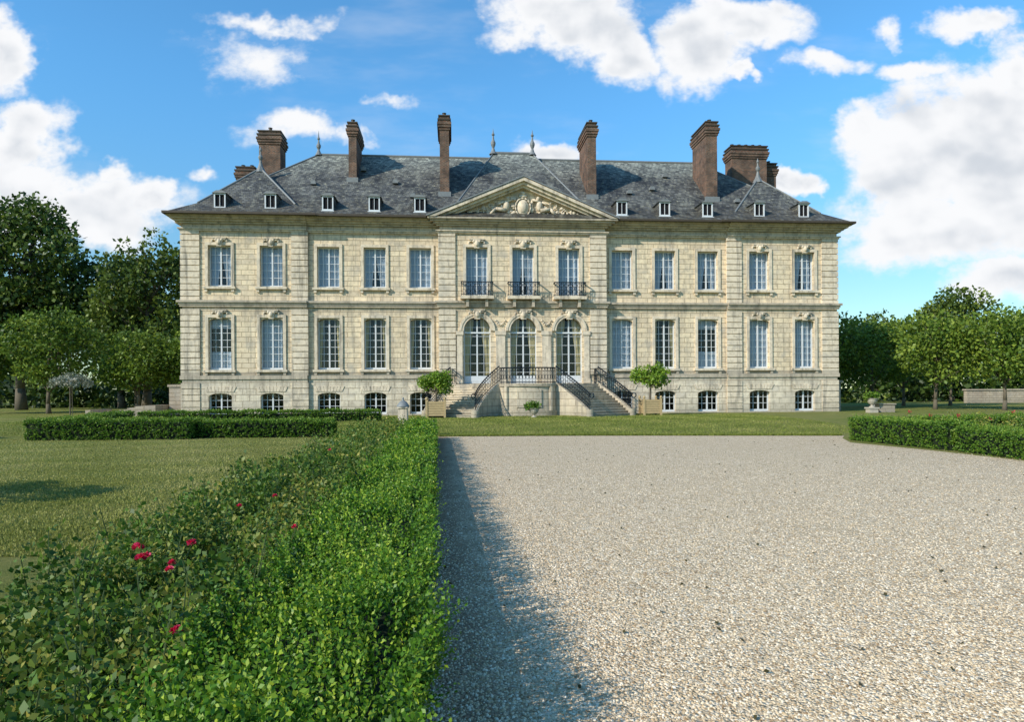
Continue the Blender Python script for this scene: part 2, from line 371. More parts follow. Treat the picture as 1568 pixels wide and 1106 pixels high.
def segment(x0,x1,yf,wins,pav):
    ops=[];bops=[]
    for x in wins:
        ops.append((x-W/2,x+W/2,3.2,6.52)); ops.append((x-W/2,x+W/2,8.48,11.1))
        bops.append((x-.72,x+.72,.3,1.75))
    wall(stone,x0,x1,2.75,12.9,yf,ops); wall(basew,x0,x1,-.6,2.75,yf-.05,bops)
    for x in wins:
        window(x,3.2,6.52,W,yf,4,7,gst[x]); window(x,8.48,11.1,W,yf,4,5,upst[x]); window(x,.3,1.75,1.44,yf-.05,4,3,'none')
        spandrel(stone,x,W,6.30,.2,6.522,yf-.002,REV-.1); spandrel(basew,x,1.44,1.5,.22,1.752,yf-.052,REV-.1)
        for (za,zb) in ((3.2,6.52),(8.48,11.1)):
            t=.19
            trim.box(x-W/2-t,x-W/2-.003,yf-.08,yf+.05,za,zb+.0); trim.box(x+W/2+.003,x+W/2+t,yf-.08,yf+.05,za,zb+.0)
            if zb>8: trim.box(x-W/2-t,x+W/2+t,yf-.083,yf+.05,zb+.003,zb+t)
            else: trim.box(x-W/2-t,x+W/2+t,yf-.083,yf-.006,zb+.003,zb+t)
            trim.box(x-W/2-.28,x+W/2+.28,yf-.2,yf+.1,za-.15,za-.003)
            trim.box(x-W/2-.2,x-W/2-.03,yf-.13,yf+.1,za-.34,za-.153); trim.box(x+W/2+.03,x+W/2+.2,yf-.13,yf+.1,za-.34,za-.153)
            if pav: keystone(x,zb,yf)
        for k in range(-4,5):
            trim.prism([(x+k*.19-.085,1.80),(x+k*.19+.085,1.80),(x+k*.225+.1,2.13),(x+k*.225-.1,2.13)],yf-.085,yf-.03)
def keystone(x,z,yf,s=1.0):
    trim.prism([(x-.15*s,z-.08),(x+.15*s,z-.08),(x+.24*s,z+.42*s),(x-.24*s,z+.42*s)],yf-.19,yf)
    trim.ell((x,yf-.2,z+.2*s),(.14*s,.12,.19*s)); trim.ell((x-.17*s,yf-.15,z+.33*s),(.1,.1,.1)); trim.ell((x+.17*s,yf-.15,z+.33*s),(.1,.1,.1))
    for sg in(-1,1):
        trim.ell((x+sg*.33*s,yf-.08,z+.36*s),(.13,.09,.07)); trim.ell((x+sg*.46*s,yf-.06,z+.27*s),(.07,.07,.1))
    trim.box(x-.45*s,x+.45*s,yf-.2,yf,z+.42*s,z+.5*s)
PV,CT=-.14,-.45
segment(-21.8,-14.0,PV,[-19.47,-16.25],True)
segment(-14.0,-5.5,0,[-12.68,-9.7,-6.75],False)
segment(5.5,14.0,0,[6.75,9.7,12.68],False)
segment(14.0,21.8,PV,[16.25,19.47],True)
# centre
R=.88
ops=[]
for x in(-3.05,0,3.05): ops+= [(x-R,x+R,2.25,6.58),(x-.71,x+.71,7.98,11.1)]
wall(stone,-5.5,5.5,2.2,12.9,CT,ops); wall(basew,-5.5,5.5,-.6,2.2,CT-.05,[])
for x in(-3.05,0,3.05):
    window(x,2.27,6.58,2*R,CT,4,7,'door',.85); window(x,7.98,11.1,1.42,CT,4,5,'full' if x else 'tie')
    frame.box(x-R,x+R,CT+.2,CT+.3,5.52,5.62)
    frame.box(x-R+.076,x+R-.076,CT+.25,CT+.269,2.4,2.75)
    spandrel(stone,x,2*R,5.68,R,6.582,CT-.002,REV-.08,16)
    n=14
    for i in range(n):
        a0,a1=math.pi*i/n,math.pi*(i+1)/n
        for r0,r1,yy_ in ((R+.003,R+.15,.09),(R+.153,R+.3,.13)):
            trim.prism([(x-r0*math.cos(a0),5.68+r0*math.sin(a0)),(x-r1*math.cos(a0),5.68+r1*math.sin(a0)),(x-r1*math.cos(a1),5.68+r1*math.sin(a1)),(x-r0*math.cos(a1),5.68+r0*math.sin(a1))],CT-yy_,CT)
    keystone(x,6.5,CT-.05,1.15); keystone(x,11.1,CT,1.1)
    for sg in(-1,1):
        trim.box(x+sg*(.71+.1)-.097,x+sg*(.71+.1)+.097,CT-.08,CT+.04,7.98,11.1)
    trim.box(x-.91,x+.91,CT-.083,CT-.003,11.103,11.29)
    for sg in(-1,1): trim.box(x+sg*.62-.09,x+sg*.62+.09,CT-.45,CT-.005,7.2,7.68)
    trim.box(x-1.08,x+1.08,CT-.62,CT-.004,7.7,7.9)
    yb=CT-.56
    for z,t in((7.98,.02),(8.78,.032)):
        iron.box(x-1.02,x+1.02,yb-t,yb+t,z-t,z+t)
        for sg in(-1,1): iron.box(x+sg*1.02-t,x+sg*1.02+t,yb+.03,CT,z-t,z+t)
    for i in range(15):
        xx=x-1.02+2.04*i/14; iron.box(xx-.014,xx+.014,yb-.014,yb+.014,7.9,8.78)
    for i in range(7):
        xx=x-.87+1.74*i/6; iron.ring((xx,yb-.02,8.58),.12,.016,(1,0,0),(0,0,1),10); iron.ring((xx,yb-.02,8.18),.12,.016,(1,0,0),(0,0,1),10)
    iron.ring((x,yb-.03,8.38),.24,.022,(1,0,0),(0,0,1),14)
for x in(-1.525,1.525,-4.2,4.2):
    w_=.30 if abs(x)<2 else .18
    trim.box(x-w_,x+w_,CT-.12,CT,2.4,5.4); trim.box(x-w_-.06,x+w_+.06,CT-.18,CT,5.403,5.66); trim.box(x-w_-.05,x+w_+.05,CT-.17,CT,2.25,2.55)
for sg in(-1,1):
    for i in range(7):
        t=i/6; trim.ell((sg*1.525-.3+.6*t,CT-.06,6.35-.28*math.sin(math.pi*t)),(.07,.06,.07),6,4)
def vquad(m,x,y0,y1,z0,z1): m.quad((x,y0,z0),(x,y1,z0),(x,y1,z1),(x,y0,z1))
for sg in(-1,1):
    vquad(stone,sg*14,PV-.05,0,-.6,12.9); vquad(stone,sg*5.5,CT-.05,0,-.6,12.9); vquad(stone,sg*21.8,PV-.05,14,-.6,12.9)
stone.quad((-21.8,14,-.6),(21.8,14,-.6),(21.8,14,12.9),(-21.8,14,12.9))
dark.quad((-21.7,1.2,-.5),(21.7,1.2,-.5),(21.7,1.2,12.9),(-21.7,1.2,12.9))
trim_q=MB()
def quoin(x0,x1,yf,ex0=0,ex1=0):
    h=.39; zz=-.3
    while zz<12.0:
        if not(7.1<zz+h*.5<7.62) and not(2.5<zz+h*.5<2.95):
            trim_q.box(x0-ex0,x1+ex1,yf-.10,yf+.02,zz,min(zz+h-.055,12.0))
        zz+=h
quoin(-21.8,-20.7,PV,.08,0); quoin(-15.0,-14.0,PV,0,.06); quoin(14.0,15.0,PV,.06,0); quoin(20.7,21.8,PV,0,.08)
quoin(-5.5,-4.45,CT,.06,0); quoin(4.45,5.5,CT,0,.06)
segs=[(-21.8,-14,PV),(-13.995,-5.505,0),(-5.5,5.5,CT),(5.505,13.995,0),(14,21.8,PV)]
for x0,x1,yf in segs:
    def band(z0,z1,pr,bk=.25):
        a=x0-(pr if (x0==-21.8 or x0==-5.5) else 0); b=x1+(pr if (x1==21.8 or x1==5.5) else 0)
        trim.box(a,b,yf-pr,yf+bk,z0,z1)
    if yf!=CT: band(2.6,2.84,.13,-.02)
    band(7.2,7.32,.13,-.003); band(7.322,7.46,.18,-.003); band(7.462,7.6,.28,-.003)
    band(12.0,12.1,.14,-.003); band(12.102,12.18,.22,-.003)
    band(12.45,12.56,.18); band(12.562,12.68,.36); band(12.682,12.80,.56); band(12.802,12.9,.72)
for sg in (-1,1):
    xs_=sorted((sg*21.79,sg*22.4))
    trim.box(xs_[0],xs_[1],.3,14.5,12.6,12.895)
# pediment
ap=15.5; bx=6.2
for sg in(-1,1):
    for off0,off1,pr in((0,.2,.78),(.2,.38,.58),(.38,.52,.38)):
        b0,z0,a0=bx-off0*2.35,12.905,ap-off0*1.08; b1,a1=bx-off1*2.35,ap-off1*1.08
        trim.prism([(sg*b0,z0),(sg*b1,z0),(0,a1),(0,a0)][::sg],CT-pr,CT+.1)
stone.prism([(-5.5,12.9),(5.5,12.9),(0,15.2)],CT-.02,CT+.3)
rel=MB(); rr=random.Random(4)
rel.ell((0,CT-.12,13.7),(.42,.18,.56),12,8); rel.ell((0,CT-.22,13.7),(.28,.14,.38),12,8); rel.ring((0,CT-.2,13.7),.5,.06,(1,0,0),(0,0,1.2),14)
rel.ell((0,CT-.15,14.42),(.3,.16,.14)); rel.ell((0,CT-.2,14.6),(.16,.15,.13))
for sg in(-1,1):
    rel.ell((sg*1.1,CT-.16,13.8),(.22,.2,.36)); rel.ell((sg*1.0,CT-.2,14.26),(.12,.14,.15)); rel.cyl((sg*1.15,CT-.2,14.05),(sg*.6,CT-.2,14.2),.08,.06)
    rel.cyl((sg*1.15,CT-.2,13.5),(sg*1.8,CT-.2,13.6),.15,.11); rel.cyl((sg*1.8,CT-.2,13.6),(sg*2.2,CT-.16,13.2),.11,.07)
    rel.cyl((sg*1.25,CT-.18,14.05),(sg*1.7,CT-.18,13.85),.08,.05); rel.ring((sg*2.0,CT-.12,13.85),.24,.05,(1,0,0),(0,0,1))
    rel.ring((sg*2.75,CT-.1,13.4),.18,.05,(1,0,0),(0,0,1))
    for k in range(70):
        x_=sg*(.55+rr.random()**1.3*3.3); top=12.95+(5.0-abs(x_))*.36
        z_=13.0+rr.random()*max(.1,(top-13.0)*.85); r_=.035+rr.random()*.08
        rel.ell((x_,CT-.07,z_),(r_*rr.uniform(.8,2),.13,r_*rr.uniform(.8,1.6)),6,4)
roof=MB()
def hip(x0,x1,y0,y1,z,bi,bz,ra,rb,rz_):
    a=[(x0,y0,z),(x1,y0,z),(x1,y1,z),(x0,y1,z)]
    b=[(x0+bi,y0+bi,bz),(x1-bi,y0+bi,bz),(x1-bi,y1-bi,bz),(x0+bi,y1-bi,bz)]
    for i in range(4): roof.quad(a[i],a[(i+1)%4],b[(i+1)%4],b[i])
    if ra==rb:
        for i in range(4): roof.add([b[i],b[(i+1)%4],ra],[(0,1,2)])
    else:
        roof.quad(b[0],b[1],rb,ra); roof.quad(b[2],b[3],ra,rb); roof.add([b[1],b[2],rb],[(0,1,2)]); roof.add([b[3],b[0],ra],[(0,1,2)])
    return b
lead=MB()
mz=12.93; EX=22.56
hip(-EX+.05,EX-.05,-.95,15,mz,1.6,13.85,(-14.6,7,19.4),(14.6,7,19.4),19.4)
lead.tube([(-14.6,7,19.43),(14.6,7,19.43)],.09,6)
for sg in(-1,1):
    x0,x1=sorted((sg*13.3,sg*EX))
    b=hip(x0,x1,-1.12,7.4,mz+.004,1.55,13.93,(sg*17.86,3.4,17.15),(sg*17.86,3.4,17.15),17)
    for c in b[:2]: lead.tube([c,(sg*17.86,3.4,17.16)],.07,6)
    lead.tube([(sg*20.95,.65,13.87),(sg*14.6,7,19.42)],.06,6)
    lead.cyl((sg*17.86,3.4,16.85),(sg*17.86,3.4,17.3),.4,.16,8)
    lead.lathe((sg*17.86,3.4,17.2),[(.2,0),(.12,.25),(.07,.5),(.14,.62),(.16,.75),(.07,.9),(.05,1.1),(.1,1.2),(0,1.5)],10)
    lead.lathe((sg*14.6,7,19.35),[(.28,0),(.15,.25),(.08,.45),(.16,.62),(.17,.75),(.08,.95),(.05,1.15),(.11,1.25),(.05,1.4),(0,1.9)],10)
    lead.lathe((sg*1.5,6.6,19.6),[(.32,0),(.16,.25),(.09,.5),(.18,.75),(.19,.9),(.08,1.15),(.06,1.4),(.13,1.5),(.05,1.65),(0,2.0)],10)
b=hip(-5.95,5.95,-1.15,14.9,mz+.008,1.5,14.0,(-1.5,6.6,19.68),(1.5,6.6,19.68),19.7)
lead.tube([(-1.5,6.6,19.72),(1.5,6.6,19.72)],.11,6)
for i,s_ in((0,-1),(1,1)): lead.tube([b[i],(s_*1.5,6.6,19.7)],.06,6)
sof=MB()
sof.quad((-EX+.05,-.95,12.905),(EX-.05,-.95,12.905),(EX-.05,15,12.905),(-EX+.05,15,12.905))
for sg in(-1,1):
    x0,x1=sorted((sg*13.3,sg*EX)); sof.quad((x0,-1.12,12.912),(x1,-1.12,12.912),(x1,1,12.912),(x0,1,12.912))
    sof.box(x0-.05,x1+.05,-1.2,-1.1,12.87,13.0); xx=sorted((sg*6.3,sg*13.25)); sof.box(xx[0],xx[1],-1.03,-.93,12.87,13.0)
    xe=sg*EX; sof.box(min(xe,xe+sg*.08),max(xe,xe+sg*.08),-1.1,15,12.87,13.0)
ped=[(-6.3,12.93),(0,15.56),(6.3,12.93)]
for i in range(2):
    (xa,za),(xb,zb)=ped[i],ped[i+1]
    roof.quad((xa,CT-.82,za+.03),(xb,CT-.82,zb+.03),(xb,5.5,zb+.03),(xa,5.5,za+.03))
    lead.add([(xa,CT-.83,za-.03),(xb,CT-.83,zb-.03),(xb,CT-.83,zb+.06),(xa,CT-.83,za+.06)],[(0,1,2,3)])
# dormers
dw=MB()
for x in [-19.4,-16.25,-12.68,-9.7,-6.75,6.75,9.7,12.68,16.25,19.4]:
    y=-.3 if abs(x)>14 else -.12
    z0=13.42;h=.95;w_=.36
    dw.box(x-w_,x-w_+.075,y,y+.1,z0,z0+h); dw.box(x+w_-.075,x+w_,y,y+.1,z0,z0+h); dw.box(x-w_+.075,x+w_-.075,y,y+.1,z0,z0+.1); dw.box(x-w_+.075,x+w_-.075,y,y+.1,z0+h-.08,z0+h)
    dw.box(x-.014,x+.014,y+.02,y+.08,z0+.1,z0+h-.08); dw.box(x-w_-.06,x+w_+.06,y-.06,y+.15,z0-.07,z0-.003)
    dark.quad((x-w_+.02,y+.09,z0),(x+w_-.02,y+.09,z0),(x+w_-.02,y+.09,z0+h),(x-w_+.02,y+.09,z0+h))
    for sg in(-1,1): roof.quad((x+sg*w_,y+.05,z0),(x+sg*w_,y+1.4,z0),(x+sg*w_,y+1.4,z0+h),(x+sg*w_,y+.05,z0+h))
    lead.prism([(x-w_-.1,z0+h+.003),(x+w_+.1,z0+h+.003),(x+w_*.5,z0+h+.16),(x-w_*.5,z0+h+.16)],y-.1,y+1.6)
def rz(y): return 13.85+(y-.65)*(5.55/6.35)
for x,y in[(-14.2,3.2),(-8.6,3.5),(-7.3,1.9),(9.8,3.3),(8.0,2.8),(15.6,2.0),(-11,5),(11.3,5)]:
    z=rz(y); lead.prism([(x-.2,z-.05),(x+.2,z-.05),(x+.12,z+.2),(x-.12,z+.2)],y-.3,y+.3)
brick=MB(); cap=MB()
def chimney(x0,x1,y0,y1,z0,z1,npot):
    brick.box(x0,x1,y0,y1,z0,z1-.95)
    for k,(dz0,dz1,e) in enumerate(((-.95,-.8,.06),(-.8,-.62,.12),(-.62,-.45,.17),(-.45,-.3,.08))): brick.box(x0-e,x1+e,y0-e,y1+e,z1+dz0+.002*k,z1+dz1)
    cap.box(x0-.14,x1+.14,y0-.14,y1+.14,z1-.295,z1-.2)
    brick.box(x0-.02,x1+.02,y0-.02,y1+.02,z1-.198,z1-.03)
    cap.box(x0-.09,x1+.09,y0-.09,y1+.09,z1-.028,z1+.05)
    along_x=(x1-x0)>(y1-y0)
    for i in range(npot):
        t=(i+.5)/npot
        cx_=x0+(x1-x0)*t if along_x else (x0+x1)/2; cy_=(y0+y1)/2 if along_x else y0+(y1-y0)*t
        cap.lathe((cx_,cy_,z1+.05),[(.15,0),(.12,.22),(.16,.27),(.1,.29)],8)
chimney(-5.47,-4.83,2.2,5.2,13.5,20.65,4); chimney(4.9,5.5,2.2,5.3,13.5,20.45,4)
chimney(-11.9,-11.35,3.7,6.6,14,20.6,4); chimney(13.5,14.3,2.2,5.0,13.5,20.75,3)
chimney(-18.6,-17.1,5.7,7.3,14,20.6,3); chimney(-20.9,-19.6,8.0,9.2,13,18.7,2)
chimney(17.0,19.8,6.0,7.3,14,20.5,5); chimney(20.05,20.85,6.6,8.4,13,19.4,2)
for x0,x1,y in[(-5.47,-4.83,2.2),(4.9,5.5,2.2),(-11.9,-11.35,3.7),(13.5,14.3,2.2)]:
    z=rz(y); lead.box(x0-.12,x1+.12,y-.14,y+.0-.004,z-.15,z+.22)
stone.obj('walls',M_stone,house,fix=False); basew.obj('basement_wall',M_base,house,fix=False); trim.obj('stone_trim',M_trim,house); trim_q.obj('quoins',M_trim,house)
rel.obj('pediment_sculpture',M_trim,house,smooth=True); frame.obj('window_frames',M_white,house); glass.obj('window_panes',M_glass,house,fix=False)
cur.obj('curtains',M_cur,house,fix=False,smooth=True); cream.obj('door_curtains',M_cream,house,fix=False,smooth=True); iron.obj('balcony_railings',M_iron,house)
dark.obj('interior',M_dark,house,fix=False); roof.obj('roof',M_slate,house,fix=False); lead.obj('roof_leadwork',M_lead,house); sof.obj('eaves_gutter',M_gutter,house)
dw.obj('dormer_frames',M_white,house); brick.obj('chimneys',M_brick,house); cap.obj('chimney_caps',M_gutter,house)
# ---------------------------------------------------------------- staircase
stair=empty('entrance_staircase',(CX,D0,0),TH)
st=MB(); sr=MB(); tr_=MB()
TZ=2.2
arc=[(-1.75*math.cos(math.pi*i/14),-2.85-.75*math.sin(math.pi*i/14)) for i in range(15)]
plat=[(-4.75,-.52),(-4.75,-1.2)]+arc+[(4.75,-1.2),(4.75,-.52)]
st.zprism(plat,-.4,TZ-.16)
pl2=[(x*1.02,y-.09 if y<-.7 else y) for x,y in plat]; st.zprism(pl2,TZ-.158,TZ)
pl3=[(x*1.03,y-.08) for x,y in arc]+[(1.75,-2.4),(-1.75,-2.4)]; st.zprism(pl3,-.4,.55)
NS=12
def bez(p0,p1,p2,t): return ((1-t)**2*p0[0]+2*t*(1-t)*p1[0]+t*t*p2[0],(1-t)**2*p0[1]+2*t*(1-t)*p1[1]+t*t*p2[1])
def rail(pts,h=.98,dens=.2,rings=True):
    sr.tube([(a,b,c+h) for a,b,c in pts],.04,6); sr.tube([(a,b,c+.1) for a,b,c in pts],.024,5); sr.tube([(a,b,c+h-.2) for a,b,c in pts],.016,4)
    acc=0
    for (a,b) in zip(pts[:-1],pts[1:]):
        A=Vector(a);B=Vector(b);L=(B-A).length; d=(B-A); dh=Vector((d.x,d.y,0)).normalized() if (abs(d.x)+abs(d.y))>1e-6 else Vector((1,0,0))
        pos=-acc
        while pos<L:
            if pos>=0:
                q=A+d*(pos/L); sr.cyl(q,q+Vector((0,0,h)),.016,.016,4)
                if rings:
                    c=q+d.normalized()*dens*.5
                    sr.ring(c+Vector((0,0,h-.1)),.08,.014,dh,(0,0,1),8); sr.ring(c+Vector((0,0,.42)),.085,.015,dh,(0,0,1.7),10)
            pos+=dens
        acc=(L-(pos-dens))%dens
PIECES=24
for sg in(-1,1):
    I0,I1,I2=(1.75,-2.85),(3.0,-3.35),(3.35,-5.5); O0,O1,O2=(4.75,-1.2),(5.95,-1.7),(6.25,-4.0)
    for i in range(NS):
        t0,t1=i/NS,(i+1)/NS
        a,b_,c,d=bez(I0,I1,I2,t0),bez(I0,I1,I2,t1),bez(O0,O1,O2,t1),bez(O0,O1,O2,t0)
        z=TZ-(i+1)*(TZ-ZT-.02)/(NS+1)
        st.zprism([(sg*q[0],q[1]) for q in (a,b_,c,d)][::sg],-.4,z-.05)
        ex=.05/max(.01,math.hypot(b_[0]-a[0],b_[1]-a[1]))
        nb=(b_[0]+(b_[0]-a[0])*ex,b_[1]+(b_[1]-a[1])*ex); nc=(c[0]+(c[0]-d[0])*ex,c[1]+(c[1]-d[1])*ex)
        st.zprism([(sg*q[0],q[1]) for q in (a,nb,nc,d)][::sg],z-.048,z)
    for P in((I0,I1,I2),(O0,O1,O2)):
        pts=[]
        for i in range(PIECES+1):
            t=i/PIECES; q=bez(*P,t); pts.append((sg*q[0],q[1],TZ+.12-t*(TZ-ZT-.25)-.06*math.sin(math.pi*t)))
        N_=[]
        for i,a in enumerate(pts):
            p0=pts[max(0,i-1)];p1=pts[min(PIECES,i+1)]; dx,dy=p1[0]-p0[0],p1[1]-p0[1]; L=math.hypot(dx,dy); N_.append((-dy/L*.14,dx/L*.14))
        for (a,na),(b_,nb_) in zip(list(zip(pts,N_))[:-1],list(zip(pts,N_))[1:]):
            vs=[(a[0]+na[0],a[1]+na[1],-.4),(b_[0]+nb_[0],b_[1]+nb_[1],-.4),(b_[0]-nb_[0],b_[1]-nb_[1],-.4),(a[0]-na[0],a[1]-na[1],-.4),(a[0]+na[0],a[1]+na[1],a[2]),(b_[0]+nb_[0],b_[1]+nb_[1],b_[2]),(b_[0]-nb_[0],b_[1]-nb_[1],b_[2]),(a[0]-na[0],a[1]-na[1],a[2])]
            st.add(vs,[(4,5,6,7),(0,1,5,4),(2,3,7,6)])
        rail(pts)
        e=pts[-1]; st.cyl((e[0],e[1],-.4),(e[0],e[1],e[2]+.05),.22,.22,14)
        sr.ring((e[0]+sg*.1,e[1]-.08,e[2]+.88),.14,.035,(.75*sg,-.65,0),(0,0,1),12)
    rail([(sg*4.65,-.55,TZ),(sg*4.65,-1.2,TZ)])
rail([(x*.97,y+.06,TZ) for x,y in arc])
for i in (3,11):
    x,y=arc[i]; st.cyl((x,y-.02,.55),(x,y-.02,TZ-.17),.13,.13,8)
pan=[(x*1.0,y-.05) for x,y in arc[5:10]]; st.zprism(pan+[(arc[9][0],-3.0),(arc[5][0],-3.0)],.75,1.85)
st.obj('stone_steps',stone_mat('stair_stone',C(.62,.54,.41),C(.52,.44,.33),course=.42,dark=.8),stair); sr.obj('iron_handrails',M_iron,stair)
# ---------------------------------------------------------------- foliage generators
def crown_leaves(name,clumps,nper,size,mat,parent,vbias=.5,flat_=1.0,vspread=.22,shell=.45):
    P=[];A=[];Vv=[];S=[]
    for (c,r) in clumps:
        k=max(8,int(nper*(r/1.0)**2))
        d=nrm(rng.normal(size=(k,3))); rad=r*(shell+(1-shell)*rng.random(k)**.5)*(1+.25*rng.normal(size=k)*.5)
        p_=np.array(c)+d*rad[:,None]*np.array([1,1,flat_]); P.append(p_)
        A.append(d*.6+rng.normal(size=(k,3))*.7+np.array([0,0,-.15])); base=vbias+rng.normal()*.13
        Vv.append(base+rng.normal(size=k)*vspread); S.append(size*(.6+.8*rng.random(k)))
    P=np.vstack(P);A=np.vstack(A);Vv=np.concatenate(Vv);S=np.concatenate(S)
    return leafobj(name,P,A,S,S*.36,Vv,mat,parent)
def tree(name,loc,H,crown_z0,rx,ry,trunk_r,mat,nclump=60,clr=.9,nper=150,size=.3,square=2.0,vb=.5,taper=.0,seed=1):
    r_=random.Random(seed); e=empty(name,loc)
    cz=(H+crown_z0)/2; rzz=(H-crown_z0)/2
    cl=[]
    while len(cl)<nclump:
        v=[r_.uniform(-1,1) for _ in range(3)]
        q=sum(abs(a)**square for a in v)**(1/square)
        if q>1 or (q<.55 and r_.random()<.75): continue
        k=1-taper*max(0,v[2])
        s_=clr*r_.uniform(.45,1.25)
        cl.append(((v[0]*(rx-clr*.7)*k,v[1]*(ry-clr*.7)*k,cz+v[2]*(rzz-clr*.6)),s_))
    t=MB(); z=0;px,py=0,0; top=crown_z0+rzz*1.1; segs_=6; r0=trunk_r
    for i in range(segs_):
        nx,ny,nz=px+r_.uniform(-1,1)*trunk_r*.35,py+r_.uniform(-1,1)*trunk_r*.35,-.1+(top+.1)*(i+1)/segs_
        r1=trunk_r*(1-.75*(i+1)/segs_); t.cyl((px,py,-.1 if i==0 else z),(nx,ny,nz),r0*(1.25 if i==0 else 1),r1,9); px,py,z,r0=nx,ny,nz,r1
    for c,s_ in cl[::max(1,len(cl)//16)]:
        z0=max(crown_z0*.85,c[2]-abs(c[0])*.9-1.0); z0=min(z0,top)
        mid=(c[0]*.5,c[1]*.5,(z0+c[2])/2+.2); t.cyl((0,0,z0),mid,trunk_r*.33,trunk_r*.2,6); t.cyl(mid,c[0:3],trunk_r*.2,trunk_r*.06,6)
    t.obj('trunk',M_bark,e,smooth=True)
    crown_leaves('foliage',cl,nper,size,mat,e,vb)
    return e
def G(x,y): return (x,y,gz(y)-.02)
tree('lime_tree',G(-46,64),20.0,4,8,6,.45,L_tree,150,1.6,80,.4,2.2,.45,.2,1)
tree('lime_tree',G(-40.0,70),15.2,3,5.0,4,.35,L_tree,60,1.5,80,.42,2.2,.3,.2,2)
tree('lime_tree',G(-33.2,62),17.2,3,5.0,4.3,.4,L_tree,95,1.3,90,.36,2.2,.45,.2,3)
tree('lime_tree',G(-30.0,68),15.2,3,4.2,4,.4,L_tree,60,1.35,85,.36,2.2,.4,.2,4)
k=5
for x,y,H,rx in[(-41.5,52,7.2,3.6),(-35.3,52,7.9,3.7),(-29.6,54,6.5,2.6),(-25.6,55.5,6.7,3.0),(-33,60,7.0,3.4)]:
    tree('clipped_lime_tree',G(x,y),H,1.9,rx,3.0,.16,L_lime,62,.9,170,.24,3.6,.52,0,k); k+=1
for x,y,H,rx,cz0 in[(26.9,57,7.6,3.0,1.6),(30.6,58,7.5,3.0,1.7),(34.4,60,7.6,3.0,1.7),(31.0,50,7.3,2.7,2.0),(33.9,47,7.1,2.4,2.0),(38.2,50,7.2,2.5,2.0),(38.5,60,7.6,3,1.8)]:
    tree('clipped_lime_tree',G(x,y),H,cz0,rx,2.6,.14,L_lime,56,.85,170,.24,3.6,.6,0,k); k+=1
tree('lime_tree',G(55.5,85),14.2,5,5.2,5,.4,L_tree,60,1.5,70,.42,2.2,.6,.2,40)
tree('lime_tree',G(47,88),11.0,4,4.2,4,.4,L_tree,40,1.5,70,.42,2.2,.45,.2,41)
tree('lime_tree',G(62.5,80),10.6,4,4.2,4,.4,L_tree,40,1.4,70,.42,2.2,.45,.2,42)
wood=empty('woodland',(0,0,0))
cl=[];r_=random.Random(9)
for i in range(330):
    s_=r_.choice([-1,1])
    x=s_*r_.uniform(26,95); y=r_.uniform(76,96)
    H=(13.0 if s_<0 else 9.3)*(.75+.25*math.sin(x*.35)+.1*math.sin(x*1.3))
    cl.append(((x,y,r_.uniform(.8,1)*r_.random()**.5*H),r_.uniform(1.3,2.4)))
for i in range(230):
    s_=r_.choice([-1,1]); x=s_*r_.uniform(25,100); cl.append(((x,r_.uniform(70,76) if s_<0 else r_.uniform(74,80),r_.uniform(.2,3.2)),r_.uniform(1.0,1.8)))
crown_leaves('foliage',cl,36,.6,L_tree,wood,.22)
t=MB()
for i in range(60):
    x=r_.choice([-1,1])*r_.uniform(26,90); y=r_.uniform(78,92); t.cyl((x,y,0),(x+r_.uniform(-.3,.3),y,7),.2,.1,6)
t.obj('trunks',M_bark,wood)
# ---------------------------------------------------------------- hedges
def sprigs(pts,nor,k,length,lsize,mat_v,vs=.2):
    n=len(pts); d=nrm(nor+rng.normal(size=(n,3))*.25); ln=length*(.4+1.0*rng.random(n)**1.3)
    P=[];A=[];L=[];Vv=[]; sv=mat_v+rng.normal(size=n)*vs*.7
    for j in range(k):
        t=(j+.3)/k; r=rng.normal(size=(n,3)); P.append(pts+d*(ln*t)[:,None]); A.append(d*.6+nrm(r)*.8); L.append(lsize*(.7+.5*rng.random(n))*(1.15-.4*t))
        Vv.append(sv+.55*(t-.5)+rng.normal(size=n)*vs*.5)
    return np.vstack(P),np.vstack(A),np.concatenate(L),np.concatenate(Vv)
def join(parts): return [np.concatenate([p[i] for p in parts]) for i in range(4)]
def lump(x,y): return .035*np.sin(x*5.1+y*1.7)+.03*np.sin(y*3.3+1)+.03*np.sin(x*2.3-y*6.1)+.02*np.sin(y*11+x*7)
def tuft(x,y): return .08*np.maximum(0,np.sin(y*6.3+np.sin(y*1.3)*1.5+x*1.2))+.03*np.sin(y*2.1+x*3)
